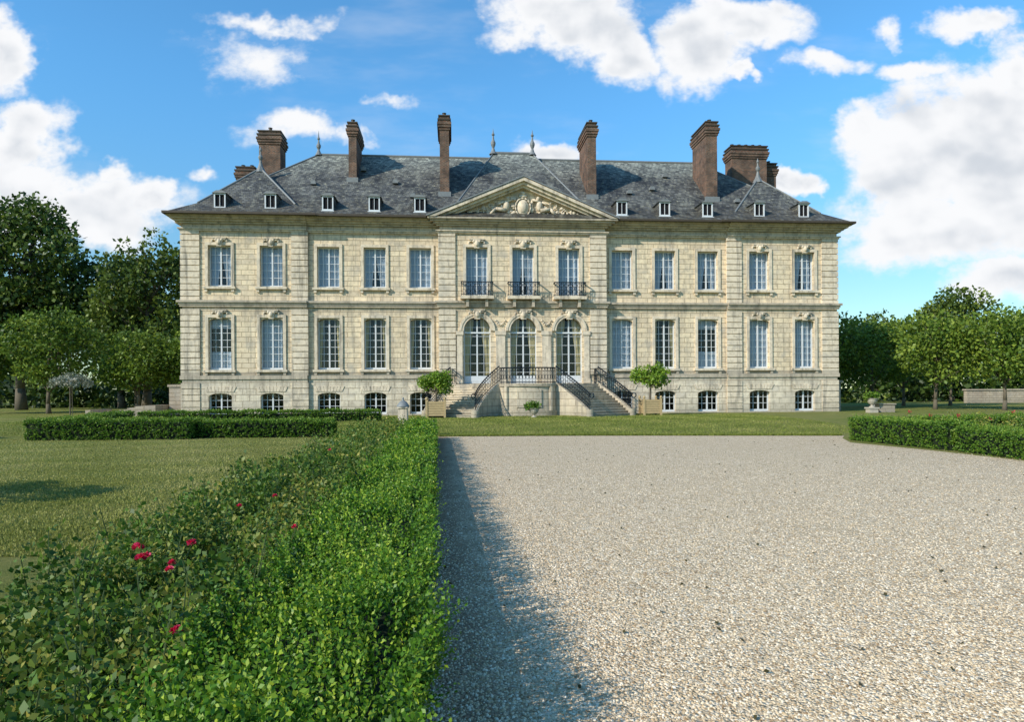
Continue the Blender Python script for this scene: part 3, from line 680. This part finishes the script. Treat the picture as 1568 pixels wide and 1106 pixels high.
def strip_hedge(name,bL,bR,y0,y1,h,zones,mat,core=True,vb=.5,flip=-.11):
    e=empty(name,(0,0,0)); parts=[]
    for ya,yb,dens,k,ln,ls in zones:
        w_=bL-bR; n=int(w_*(yb-ya)*dens); y=ya+(yb-ya)*rng.random(n); b=bR+w_*rng.random(n)
        z=h+lump(b,y)+tuft(b,y)
        edge=np.minimum(b-bR,bL-b); z-=np.clip(.12-edge,0,.12)*.9
        pts=np.stack([-b+flip*y,y,z-ln*.6],1); nor=np.tile([0,0,1.],(n,1)); nor[:,0]+=np.where(b-bR<.12,.5,0)-np.where(bL-b<.12,.5,0)
        parts.append(sprigs(pts,nor,k,ln,ls,vb))
        for bb,sg in((bR,1),(bL,-1)):
            n=int(h*(yb-ya)*dens*.9); y=ya+(yb-ya)*rng.random(n); z=rng.random(n)*h*.97+.02
            x=-bb+flip*y-sg*(.06+.05*np.sin(y*4+z*7)-1.0*tuft(z,y)+.05*(1-z/h)); pts=np.stack([x,y,z],1)
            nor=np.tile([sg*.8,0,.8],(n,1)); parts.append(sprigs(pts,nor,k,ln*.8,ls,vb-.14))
    for yy_,sg in((y0,-1),(y1,1)):
        n=int((bL-bR)*h*zones[-1 if sg>0 else 0][2]); b=bR+(bL-bR)*rng.random(n); z=rng.random(n)*h
        pts=np.stack([-b+flip*yy_,np.full(n,yy_),z],1); parts.append(sprigs(pts,np.tile([0,sg*.9,.5],(n,1)),zones[-1][3],.1,zones[-1 if sg>0 else 0][5],vb))
    P,A,L,Vv=join(parts); leafobj('leaves',P,A,L,L*.3,Vv,mat,e)
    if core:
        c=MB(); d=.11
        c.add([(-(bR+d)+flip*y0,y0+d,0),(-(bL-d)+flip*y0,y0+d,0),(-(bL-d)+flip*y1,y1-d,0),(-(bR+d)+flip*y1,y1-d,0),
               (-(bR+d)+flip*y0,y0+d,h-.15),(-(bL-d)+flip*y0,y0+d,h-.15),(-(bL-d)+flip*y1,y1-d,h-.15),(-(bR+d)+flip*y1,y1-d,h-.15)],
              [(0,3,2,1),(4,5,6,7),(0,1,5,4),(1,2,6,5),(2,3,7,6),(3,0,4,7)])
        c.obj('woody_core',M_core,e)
    return e
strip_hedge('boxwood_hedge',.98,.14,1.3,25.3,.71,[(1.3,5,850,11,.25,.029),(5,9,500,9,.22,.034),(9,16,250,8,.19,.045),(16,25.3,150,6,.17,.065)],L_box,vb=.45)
bed=empty('rose_bed',(0,0,0)); parts=[];br_=MB()
R2=random.Random(3)
def rose_bush(x,y,h,r,nl,ls):
    n=nl; d=nrm(rng.normal(size=(n,3))); d[:,2]=np.abs(d[:,2]); rad=(rng.random(n)**.4)
    P=np.stack([x+d[:,0]*rad*r,y+d[:,1]*rad*r,.08+d[:,2]*rad*h*1.05],1)
    P[:,2]+=.05*np.sin(P[:,0]*9)+.04*rng.normal(size=n)
    A=nrm(rng.normal(size=(n,3))*.9+d*.5); v=.42+R2.uniform(-.22,.3)+.2*(rad-.6)+rng.normal(size=n)*.2
    parts.append((P,A,ls*(.6+.7*rng.random(n)),v))
y=1.5
while y<25:
    for b in (1.2,1.55,1.95,2.35):
        h=.68+R2.uniform(-.16,.18); r=R2.uniform(.28,.44)
        near=max(0,1-(y-1.5)/12)
        nl=int(300+1900*near); ls=.036+.03*(1-near)
        yy_=y+R2.uniform(-.15,.15); bb=b+R2.uniform(-.08,.08); x=-bb-.11*yy_
        rose_bush(x,yy_,h,r,nl,ls)
        if y<14:
            for q in range(6):
                a_=R2.uniform(0,6.28); rr_=r*R2.uniform(.4,1); tip=(x+rr_*math.cos(a_),yy_+rr_*math.sin(a_),h*R2.uniform(.85,1.25))
                br_.cyl((x,yy_,0),tip,.006,.003,5)
                tp=np.array(tip)+np.zeros((9,3))
                parts.append((tp-np.array([0,0,1])*np.linspace(0,.2,9)[:,None],rng.normal(size=(9,3)),np.full(9,.036),np.full(9,R2.uniform(.4,.9))))
    y+=.4
P,A,L,Vv=join(parts); leafobj('rose_leaves',P,A,L,L*.34,Vv,L_rose,bed); br_.obj('stems',flat('rose_stem',(.07,.10,.03),.7),bed)
P=[];A=[];L=[];Vv=[]
spots=[(210,838,.9),(222,850,.7),(292,832,.8),(262,862,.6),(258,872,.6),(214,855,.8),(268,966,.6),(365,775,.6),(450,808,.6),(505,690,.6),(420,760,.6)]
for px,py,s_ in spots:
    z=.84; d=(1.8-z)*1045/(py-600); x=(px-784)/1045*d
    c=np.array([x,d,z]); n=34
    q=nrm(rng.normal(size=(n,3))); q[:,2]=np.abs(q[:,2])*.8
    P.append(c+q*.012*s_); A.append(q); L.append(np.full(n,.034*s_*(1 if d<8 else 1.4))); Vv.append(rng.random(n))
P=np.vstack(P);L=np.concatenate(L); leafobj('rose_blooms',P,np.vstack(A),L,L*.45,np.concatenate(Vv),L_petal,bed)
sb=MB(); sb.add([(-.2,0,.006),(-2.8,0,.006),(-2.8-2.78,25.3,.006),(-.2-2.78,25.3,.006)],[(0,1,2,3)]); sb.obj('soil',flat('bed_soil',(.09,.065,.045),.95,var=.4,scale=12),bed,fix=False)
def line_hedge(name,pts,w_,h,dens,k,ln,ls,mat,vb=.5):
    e=empty(name,(0,0,0)); parts=[]; c=MB()
    for (x0,y0),(x1,y1) in zip(pts[:-1],pts[1:]):
        L=math.hypot(x1-x0,y1-y0); ux,uy=(x1-x0)/L,(y1-y0)/L; nx,ny=-uy,ux
        n=int(L*w_*dens); s_=rng.random(n)*L; o=(rng.random(n)-.5)*w_
        X=x0+ux*s_+nx*o; Y=y0+uy*s_+ny*o; Z=gzv(Y)+h+lump(X*.6,Y*.6)*.9-ln*.5
        parts.append(sprigs(np.stack([X,Y,Z],1),np.tile([0,0,1.],(n,1)),k,ln,ls,vb+.08))
        for sg in(-1,1):
            n=int(L*h*dens); s_=rng.random(n)*L; X=x0+ux*s_+nx*sg*w_/2; Y=y0+uy*s_+ny*sg*w_/2; Z=gzv(Y)+rng.random(n)*h
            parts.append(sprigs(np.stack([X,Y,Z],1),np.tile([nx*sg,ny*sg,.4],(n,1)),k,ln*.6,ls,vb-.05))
        for q,sg in((0,-1),(1,1)):
            n=int(w_*h*dens); o=(rng.random(n)-.5)*w_; X=(x1 if q else x0)+nx*o; Y=(y1 if q else y0)+ny*o; Z=gzv(Y)+rng.random(n)*h
            parts.append(sprigs(np.stack([X,Y,Z],1),np.tile([ux*sg,uy*sg,.4],(n,1)),k,ln*.6,ls,vb))
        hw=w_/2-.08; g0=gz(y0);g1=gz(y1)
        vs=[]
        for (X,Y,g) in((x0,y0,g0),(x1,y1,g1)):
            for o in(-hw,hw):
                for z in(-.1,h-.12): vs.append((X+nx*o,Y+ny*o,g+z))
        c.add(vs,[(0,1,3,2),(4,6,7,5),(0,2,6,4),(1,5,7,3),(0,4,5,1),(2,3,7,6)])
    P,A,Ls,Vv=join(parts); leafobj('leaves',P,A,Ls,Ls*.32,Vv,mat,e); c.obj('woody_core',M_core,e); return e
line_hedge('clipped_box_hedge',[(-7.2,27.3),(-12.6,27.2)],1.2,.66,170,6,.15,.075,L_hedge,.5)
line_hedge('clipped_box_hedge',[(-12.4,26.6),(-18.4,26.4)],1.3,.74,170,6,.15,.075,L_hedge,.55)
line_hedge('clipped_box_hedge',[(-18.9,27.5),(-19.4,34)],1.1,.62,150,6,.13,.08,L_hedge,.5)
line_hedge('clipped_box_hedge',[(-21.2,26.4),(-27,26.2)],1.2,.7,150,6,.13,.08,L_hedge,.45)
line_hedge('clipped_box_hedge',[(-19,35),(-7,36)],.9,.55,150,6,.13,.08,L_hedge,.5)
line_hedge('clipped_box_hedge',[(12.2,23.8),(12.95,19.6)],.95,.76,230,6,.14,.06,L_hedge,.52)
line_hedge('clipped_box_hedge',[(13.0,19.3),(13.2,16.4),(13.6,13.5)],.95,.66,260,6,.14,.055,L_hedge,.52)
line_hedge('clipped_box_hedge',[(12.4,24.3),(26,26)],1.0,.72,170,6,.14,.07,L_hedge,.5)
def rose_patch(name,x0,x1,yfun0,yfun1,step,h,seed):
    e=empty(name); r_=random.Random(seed); parts=[];P=[];A=[];L=[]
    x=x0
    while x<x1:
        y=yfun0(x)
        while y<yfun1(x):
            n=240; xx_=x+r_.uniform(-.2,.2); yy_=y+r_.uniform(-.2,.2); hh=h*r_.uniform(.7,1.25); g=gz(yy_)
            d=nrm(rng.normal(size=(n,3))); d[:,2]=np.abs(d[:,2]); rad=rng.random(n)**.5
            parts.append((np.stack([xx_+d[:,0]*rad*.45,yy_+d[:,1]*rad*.45,g+.05+d[:,2]*rad*hh],1),rng.normal(size=(n,3)),.07*(.6+.7*rng.random(n)),.5+r_.uniform(-.2,.35)+.2*rng.normal(size=n)))
            if r_.random()<.16:
                n=14; q=nrm(rng.normal(size=(n,3))); P.append(np.array([xx_,yy_,g+hh])+q*.02); A.append(q); L.append(np.full(n,.045))
            y+=step
        x+=step
    P_,A_,L_,V_=join(parts); leafobj('rose_leaves',P_,A_,L_,L_*.34,V_,L_rose,e)
    if P: P=np.vstack(P);L=np.concatenate(L); leafobj('rose_blooms',P,np.vstack(A),L,L*.45,rng.random(len(P)),L_petal,e)
rose_patch('rose_shrubs',13.4,24,lambda x:max(16.5,24.6-(x-12.8)*6),lambda x:24.3,.75,.82,1)
rose_patch('rose_shrubs',-18.2,-8,lambda x:28.4,lambda x:29.6,.8,.55,2)
# ---------------------------------------------------------------- grass blades
def blades(name,n,xf,yf_,hgt,mat,vb=.45):
    y=yf_(rng.random(n)); x=xf(rng.random(n),y)
    patch=.5+.25*np.sin(x*1.3+y*.7)+.2*np.sin(y*2.1-x*.9)
    P=np.stack([x,y,gzv(y)-.005],1); A=np.tile([0,0,1.],(n,1))+rng.normal(size=(n,3))*.5; A[:,2]=np.abs(A[:,2])+.2
    L=hgt*(.5+rng.random(n)); leafobj(name,P,A,L,L*.16,vb+(patch-.5)*.6+rng.normal(size=n)*.2,mat)
blades('grass_blades',110000,lambda u,y:-2.8-.11*y-u*(.66*y-1.0).clip(1,99),lambda u:7.5+19*u**1.4,.038,L_grass,.5)
blades('grass_blades',90000,lambda u,y:-9+u*24,lambda u:26.6+16*u,.055,L_grass2,.5)
blades('grass_blades',40000,lambda u,y:-27+u*20,lambda u:28+15*u,.06,L_grass2,.5)
n=16000; u=rng.random(n); x=-2.9+u*15.4; y=26.85-.9*np.clip(x-3,0,9.5)/9.5+rng.normal(size=n)*.07
P=np.stack([x,y,np.full(n,.0)],1); leafobj('lawn_edge_grass',P,np.tile([0,-.1,1.],(n,1))+rng.normal(size=(n,3))*.4,.09,.014,.4+.2*rng.normal(size=n),L_grass2)
n=350; y=3+22*rng.random(n); x=-.3+rng.random(n)*14-.1*y
leafobj('fallen_leaves',np.stack([x,y,np.full(n,.02)],1),rng.normal(size=(n,3))*np.array([1,1,.15]),.045,.016,rng.random(n)*.3,leafmat('dry_leaf',(.05,.05,.02),(.12,.09,.03),(.2,.15,.05)))
# ---------------------------------------------------------------- orange trees in tubs
def tub_tree(s,yl,H,r,seed):
    X,Y=loc2w(s,yl); e=empty('orange_tree_in_tub',(X,Y,gz(Y)),TH)
    b=MB(); w_=.52;h=.95
    for sx in(-1,1):
        for sy in(-1,1):
            b.box(sx*w_-.06,sx*w_+.06,sy*w_-.06,sy*w_+.06,0,h+.1); b.ell((sx*w_,sy*w_,h+.17),(.08,.08,.09))
    for i in range(6):
        z0=.13+i*.14
        b.box(-w_+.06,w_-.06,-w_-.03,-w_+.03,z0,z0+.125); b.box(-w_+.06,w_-.06,w_-.03,w_+.03,z0,z0+.125)
        b.box(-w_-.03,-w_+.03,-w_+.06,w_-.06,z0,z0+.125); b.box(w_-.03,w_+.03,-w_+.06,w_-.06,z0,z0+.125)
    b.obj('wooden_tub',M_tub,e)
    s_=MB(); s_.box(-w_+.04,w_-.04,-w_+.04,w_-.04,.12,.88); s_.obj('soil',M_core,e)
    t=MB(); t.cyl((0,0,.85),(.03,0,H-.6),.07,.05,8); r_=random.Random(seed); cl=[]
    for i in range(30):
        a=r_.uniform(0,6.28); q=r_.random()**.5; z=H-.15+r_.uniform(-.65,.6)*(1-.35*q)
        c=(q*r*math.cos(a)*.85,q*r*math.sin(a)*.85,z); cl.append((c,r_.uniform(.2,.38)))
        if i%2==0: t.cyl((.03,0,H-.8),c,.03,.01,5)
    t.obj('trunk',M_bark,e); crown_leaves('foliage',cl,1200,.13,L_orange,e,.6)
tub_tree(-5.6,-4.8,2.2,.95,1)
tub_tree(7.5,-3.6,2.6,1.15,2)
def urn(name,x,y,z,s,mat,plant=True,ped=.0):
    e=empty(name,(x,y,z)); b=MB()
    if ped: b.box(-.3*s,.3*s,-.3*s,.3*s,-.1,ped-.1); b.box(-.36*s,.36*s,-.36*s,.36*s,ped-.098,ped)
    b.lathe((0,0,ped),[(0,0),(.2*s,0),(.2*s,.05*s),(.09*s,.1*s),(.08*s,.18*s),(.2*s,.26*s),(.31*s,.42*s),(.34*s,.56*s),(.4*s,.6*s),(.4*s,.64*s),(.3*s,.62*s),(0,.58*s)],16)
    b.obj('urn_bowl',mat,e,smooth=False)
    if plant:
        cl=[((random.uniform(-.45,.45)*s,random.uniform(-.25,.25)*s,ped+.78*s+random.uniform(-.08,.14)),.2*s) for _ in range(14)]
        crown_leaves('foliage',cl,2200,.1,L_hedge,e,.5)
X,Y=loc2w(.05,-5.6); urn('planted_urn',X,Y,gz(Y),.85,M_terra)
urn('stone_urn',23.2,44,ZT,.9,M_terra,True,.35); urn('stone_urn',26.5,50,ZT,.8,M_terra,False,.3)
b=MB(); b.box(-.5,.5,-.3,.3,-.1,.5); b.box(-.56,.56,-.36,.36,.503,.58); b.obj('stone_bench',M_old,None,(24.3,44.5,ZT))
X,Y=-4.25,26.6; e=empty('stone_bollard',(X,Y,0)); b=MB()
b.box(-.24,.24,-.24,.24,-.05,.25)
vs=[(-.2,-.2,.25),(.2,-.2,.25),(.2,.2,.25),(-.2,.2,.25),(-.16,-.16,1.12),(.16,-.16,1.12),(.16,.16,1.12),(-.16,.16,1.12)]
b.add(vs,[(0,3,2,1),(4,5,6,7),(0,1,5,4),(1,2,6,5),(2,3,7,6),(3,0,4,7)]); b.box(-.2,.2,-.2,.2,1.123,1.18); b.obj('post',M_trim,e)
c=MB(); c.lathe((0,0,1.18),[(.25,0),(.25,.04),(.2,.12),(.13,.2),(.05,.25),(.035,.3),(.05,.34),(0,.38)],14); c.obj('metal_cap',M_lead,e,smooth=True)
e=empty('garden_wall',(CX,D0,0),TH); b=MB()
b.box(-22.7,-21.9,.6,1.6,-.3,2.15); b.box(-22.78,-21.88,.52,1.68,2.153,2.3)
b.box(-23.5,-22.8,-1.2,1.4,-.3,1.0)
for i in range(6): b.box(-23.52-.5*(i+1),-23.52-.5*i,-1.1+.05*i,1.3,-.3,.95-.1*i)
b.box(-26.9,-26.6,-1.2,1.4,-.3,.75)
b.obj('masonry',M_old,e)
e=empty('garden_wall',(CX,D0,0),TH); b=MB(); b.box(21.8,22.4,.8,4,-.3,2.2); b.box(21.76,22.5,.7,4.1,2.203,2.36); b.obj('masonry',M_old,e)
e=empty('boundary_wall',(0,0,0)); b=MB(); b.box(46,90,69,69.5,0,1.5); b.box(45.9,90.1,68.9,69.6,1.503,1.65); b.obj('masonry',M_old,e)
def standard_rose(x,y,H,r,mat,seed,size=.12):
    e=empty('weeping_standard_rose',G(x,y)); t=MB(); t.cyl((0,0,0),(0,0,H-.25),.04,.03,7); r_=random.Random(seed); cl=[]
    for i in range(30):
        a=r_.uniform(0,6.28); q=r_.random()**.6; z=H-.15-.55*q*q+r_.uniform(-.08,.1); c=(q*r*math.cos(a),q*r*math.sin(a),z); cl.append((c,r_.uniform(.15,.28)))
        if i%3==0: t.cyl((0,0,H-.35),c,.018,.008,5)
    t.cyl((.15,0,0),(.12,0,H-.5),.02,.02,5); t.obj('trunk',M_bark,e); crown_leaves('foliage',cl,1300,size,mat,e,.5)
standard_rose(-27.2,42,2.75,1.15,L_pale,1)
standard_rose(-9.9,10.9,1.75,1.0,L_rose,2,.1); standard_rose(-11.6,11.4,1.9,1.1,L_rose,3,.1)
# ---------------------------------------------------------------- light & sky
S=Vector((-1.2,-.95,.95)).normalized()
el=math.asin(S.z); az=math.atan2(S.x,S.y)
sun=bpy.data.lights.new('sun','SUN'); sun.energy=5.0; sun.angle=math.radians(.5); sun.color=(1,.93,.82)
so=bpy.data.objects.new('sun',sun); sc.collection.objects.link(so); so.rotation_euler=S.to_track_quat('Z','Y').to_euler()
w=bpy.data.worlds.new('World'); sc.world=w; w.use_nodes=True; nt=NT(w.node_tree)
try: w.cycles.sampling_method='NONE'
except Exception as ex: print(ex)
bg=nt.n['Background']
sky=nt.new('ShaderNodeTexSky',sky_type='NISHITA'); sky.sun_disc=False; sky.sun_elevation=el; sky.sun_rotation=az; sky.air_density=1.0; sky.dust_density=.2; sky.ozone_density=1.8
tc=nt.new('ShaderNodeTexCoord').outputs['Generated']
sep=nt.new('ShaderNodeSeparateXYZ'); nt.link(tc,sep.inputs[0])
yd=nt.math('MAXIMUM',sep.outputs[1],.02); U=nt.math('DIVIDE',sep.outputs[0],yd); Vc=nt.math('DIVIDE',sep.outputs[2],yd)
cmb=nt.new('ShaderNodeCombineXYZ'); nt.link(U,cmb.inputs[0]); nt.link(Vc,cmb.inputs[1]); uv=cmb.outputs[0]
dn=nt.new('ShaderNodeTexNoise'); nt.link(uv,dn.inputs['Vector']); dn.inputs['Scale'].default_value=6; dn.inputs['Detail'].default_value=5; dn.inputs['Roughness'].default_value=.6
uvd=nt.vmath('ADD',uv,nt.vmath('MULTIPLY',nt.vmath('SUBTRACT',dn.outputs['Color'],(.5,.5,.5)),(.2,.15,0)))
blobs=[(850,22,100,36,1),(960,75,60,45,1),(905,32,95,38,1),(1080,85,62,46,1),(1130,32,90,38,1),(1145,108,18,15,.8),
(1500,190,115,85,1.1),(1400,255,100,85,1.1),(1540,265,120,130,1.1),(1335,215,48,42,.9),(1430,350,150,62,1),(1565,120,60,55,1),(1540,440,90,42,.9),(1370,400,80,34,.6),
(1500,42,60,24,.75),(1400,112,60,20,.7),(1260,98,66,24,.7),(1375,48,32,20,.6),
(22,60,45,68,1),(45,208,60,56,1),(150,312,135,50,1),(25,300,90,72,1),(240,288,42,30,1),(170,255,34,18,.7),
(395,75,100,44,.45),(450,185,75,26,.6),(555,198,45,18,.5),(620,145,40,14,.4),(845,236,62,22,.85),(1215,288,28,20,.9),(335,265,28,20,.6),(430,20,130,14,.45)]
acc=None
for (bx_,by_,rx_,ry_,wt) in blobs:
    c=((bx_-784)/1045,(598-by_)/1045,0)
    d=nt.vmath('LENGTH',nt.vmath('MULTIPLY',nt.vmath('SUBTRACT',uvd,c),(1045/rx_*.68,1045/ry_*.68,0)))
    v=nt.math('MULTIPLY',nt.math('SUBTRACT',1.0,d,clamp=True),wt)
    acc=v if acc is None else nt.math('MAXIMUM',acc,v)
mp=nt.new('ShaderNodeMapping'); nt.link(uv,mp.inputs[0]); mp.inputs['Scale'].default_value=(1,1.5,1); mp.inputs['Rotation'].default_value=(0,0,-.35)
n1=nt.noise(mp.outputs[0],15,6,.6); n2=nt.noise(mp.outputs[0],6,3,.5)
dens=nt.math('ADD',nt.math('MULTIPLY',acc,1.3),nt.math('MULTIPLY',nt.math('SUBTRACT',n1,.5),1.25))
gate=nt.maprange(acc,.0,.25,0,1)
dens=nt.math('MULTIPLY',nt.maprange(dens,.10,.66,0,1,True),gate)
mp4=nt.new('ShaderNodeMapping'); nt.link(uv,mp4.inputs[0]); mp4.inputs['Scale'].default_value=(1,3.2,1); mp4.inputs['Rotation'].default_value=(0,0,.3)
veil=nt.maprange(nt.noise(mp4.outputs[0],2.3,5,.6),.5,.75,0,.2,True)
dens=nt.math('MAXIMUM',dens,veil)
dens=nt.math('MULTIPLY',dens,nt.maprange(sep.outputs[1],.02,.2,0,1))
mp2=nt.new('ShaderNodeMapping'); nt.link(uv,mp2.inputs[0]); mp2.inputs['Location'].default_value=(.02,.035,0); mp2.inputs['Scale'].default_value=(1,1.5,1); mp2.inputs['Rotation'].default_value=(0,0,-.35)
n3=nt.noise(mp2.outputs[0],6,3,.5)
shade=nt.maprange(nt.math('ADD',nt.math('MULTIPLY',nt.math('SUBTRACT',n3,n2),1.4),nt.math('MULTIPLY',nt.math('SUBTRACT',acc,.4),.5)),.02,.5,0,.7,True)
ccol=nt.mix(shade,C(.96,.97,.99),C(.52,.58,.66))
up=nt.maprange(sep.outputs[2],.03,.42,0,1,True)
tint=nt.mix(up,C(.105,.13,.125),C(.105,.205,.245))
sk=nt.mix(1.0,sky.outputs[0],tint,'MULTIPLY')
fin=nt.mix(dens,sk,ccol)
scl=nt.vmath('MULTIPLY',fin,(10,10,10)); nt.link(scl,bg.inputs[0]); bg.inputs[1].default_value=.1
# ---------------------------------------------------------------- camera
cam=bpy.data.cameras.new('camera'); cam.sensor_width=36; cam.lens=1045/1568*36; cam.shift_y=.0287; cam.clip_end=6000; cam.clip_start=.05
co_=bpy.data.objects.new('camera',cam); sc.collection.objects.link(co_)
co_.matrix_world=Matrix.Translation((0,0,1.8))@Matrix.Rotation(math.radians(90),4,'X')@Matrix.Rotation(math.radians(-.34),4,'Z')
sc.camera=co_
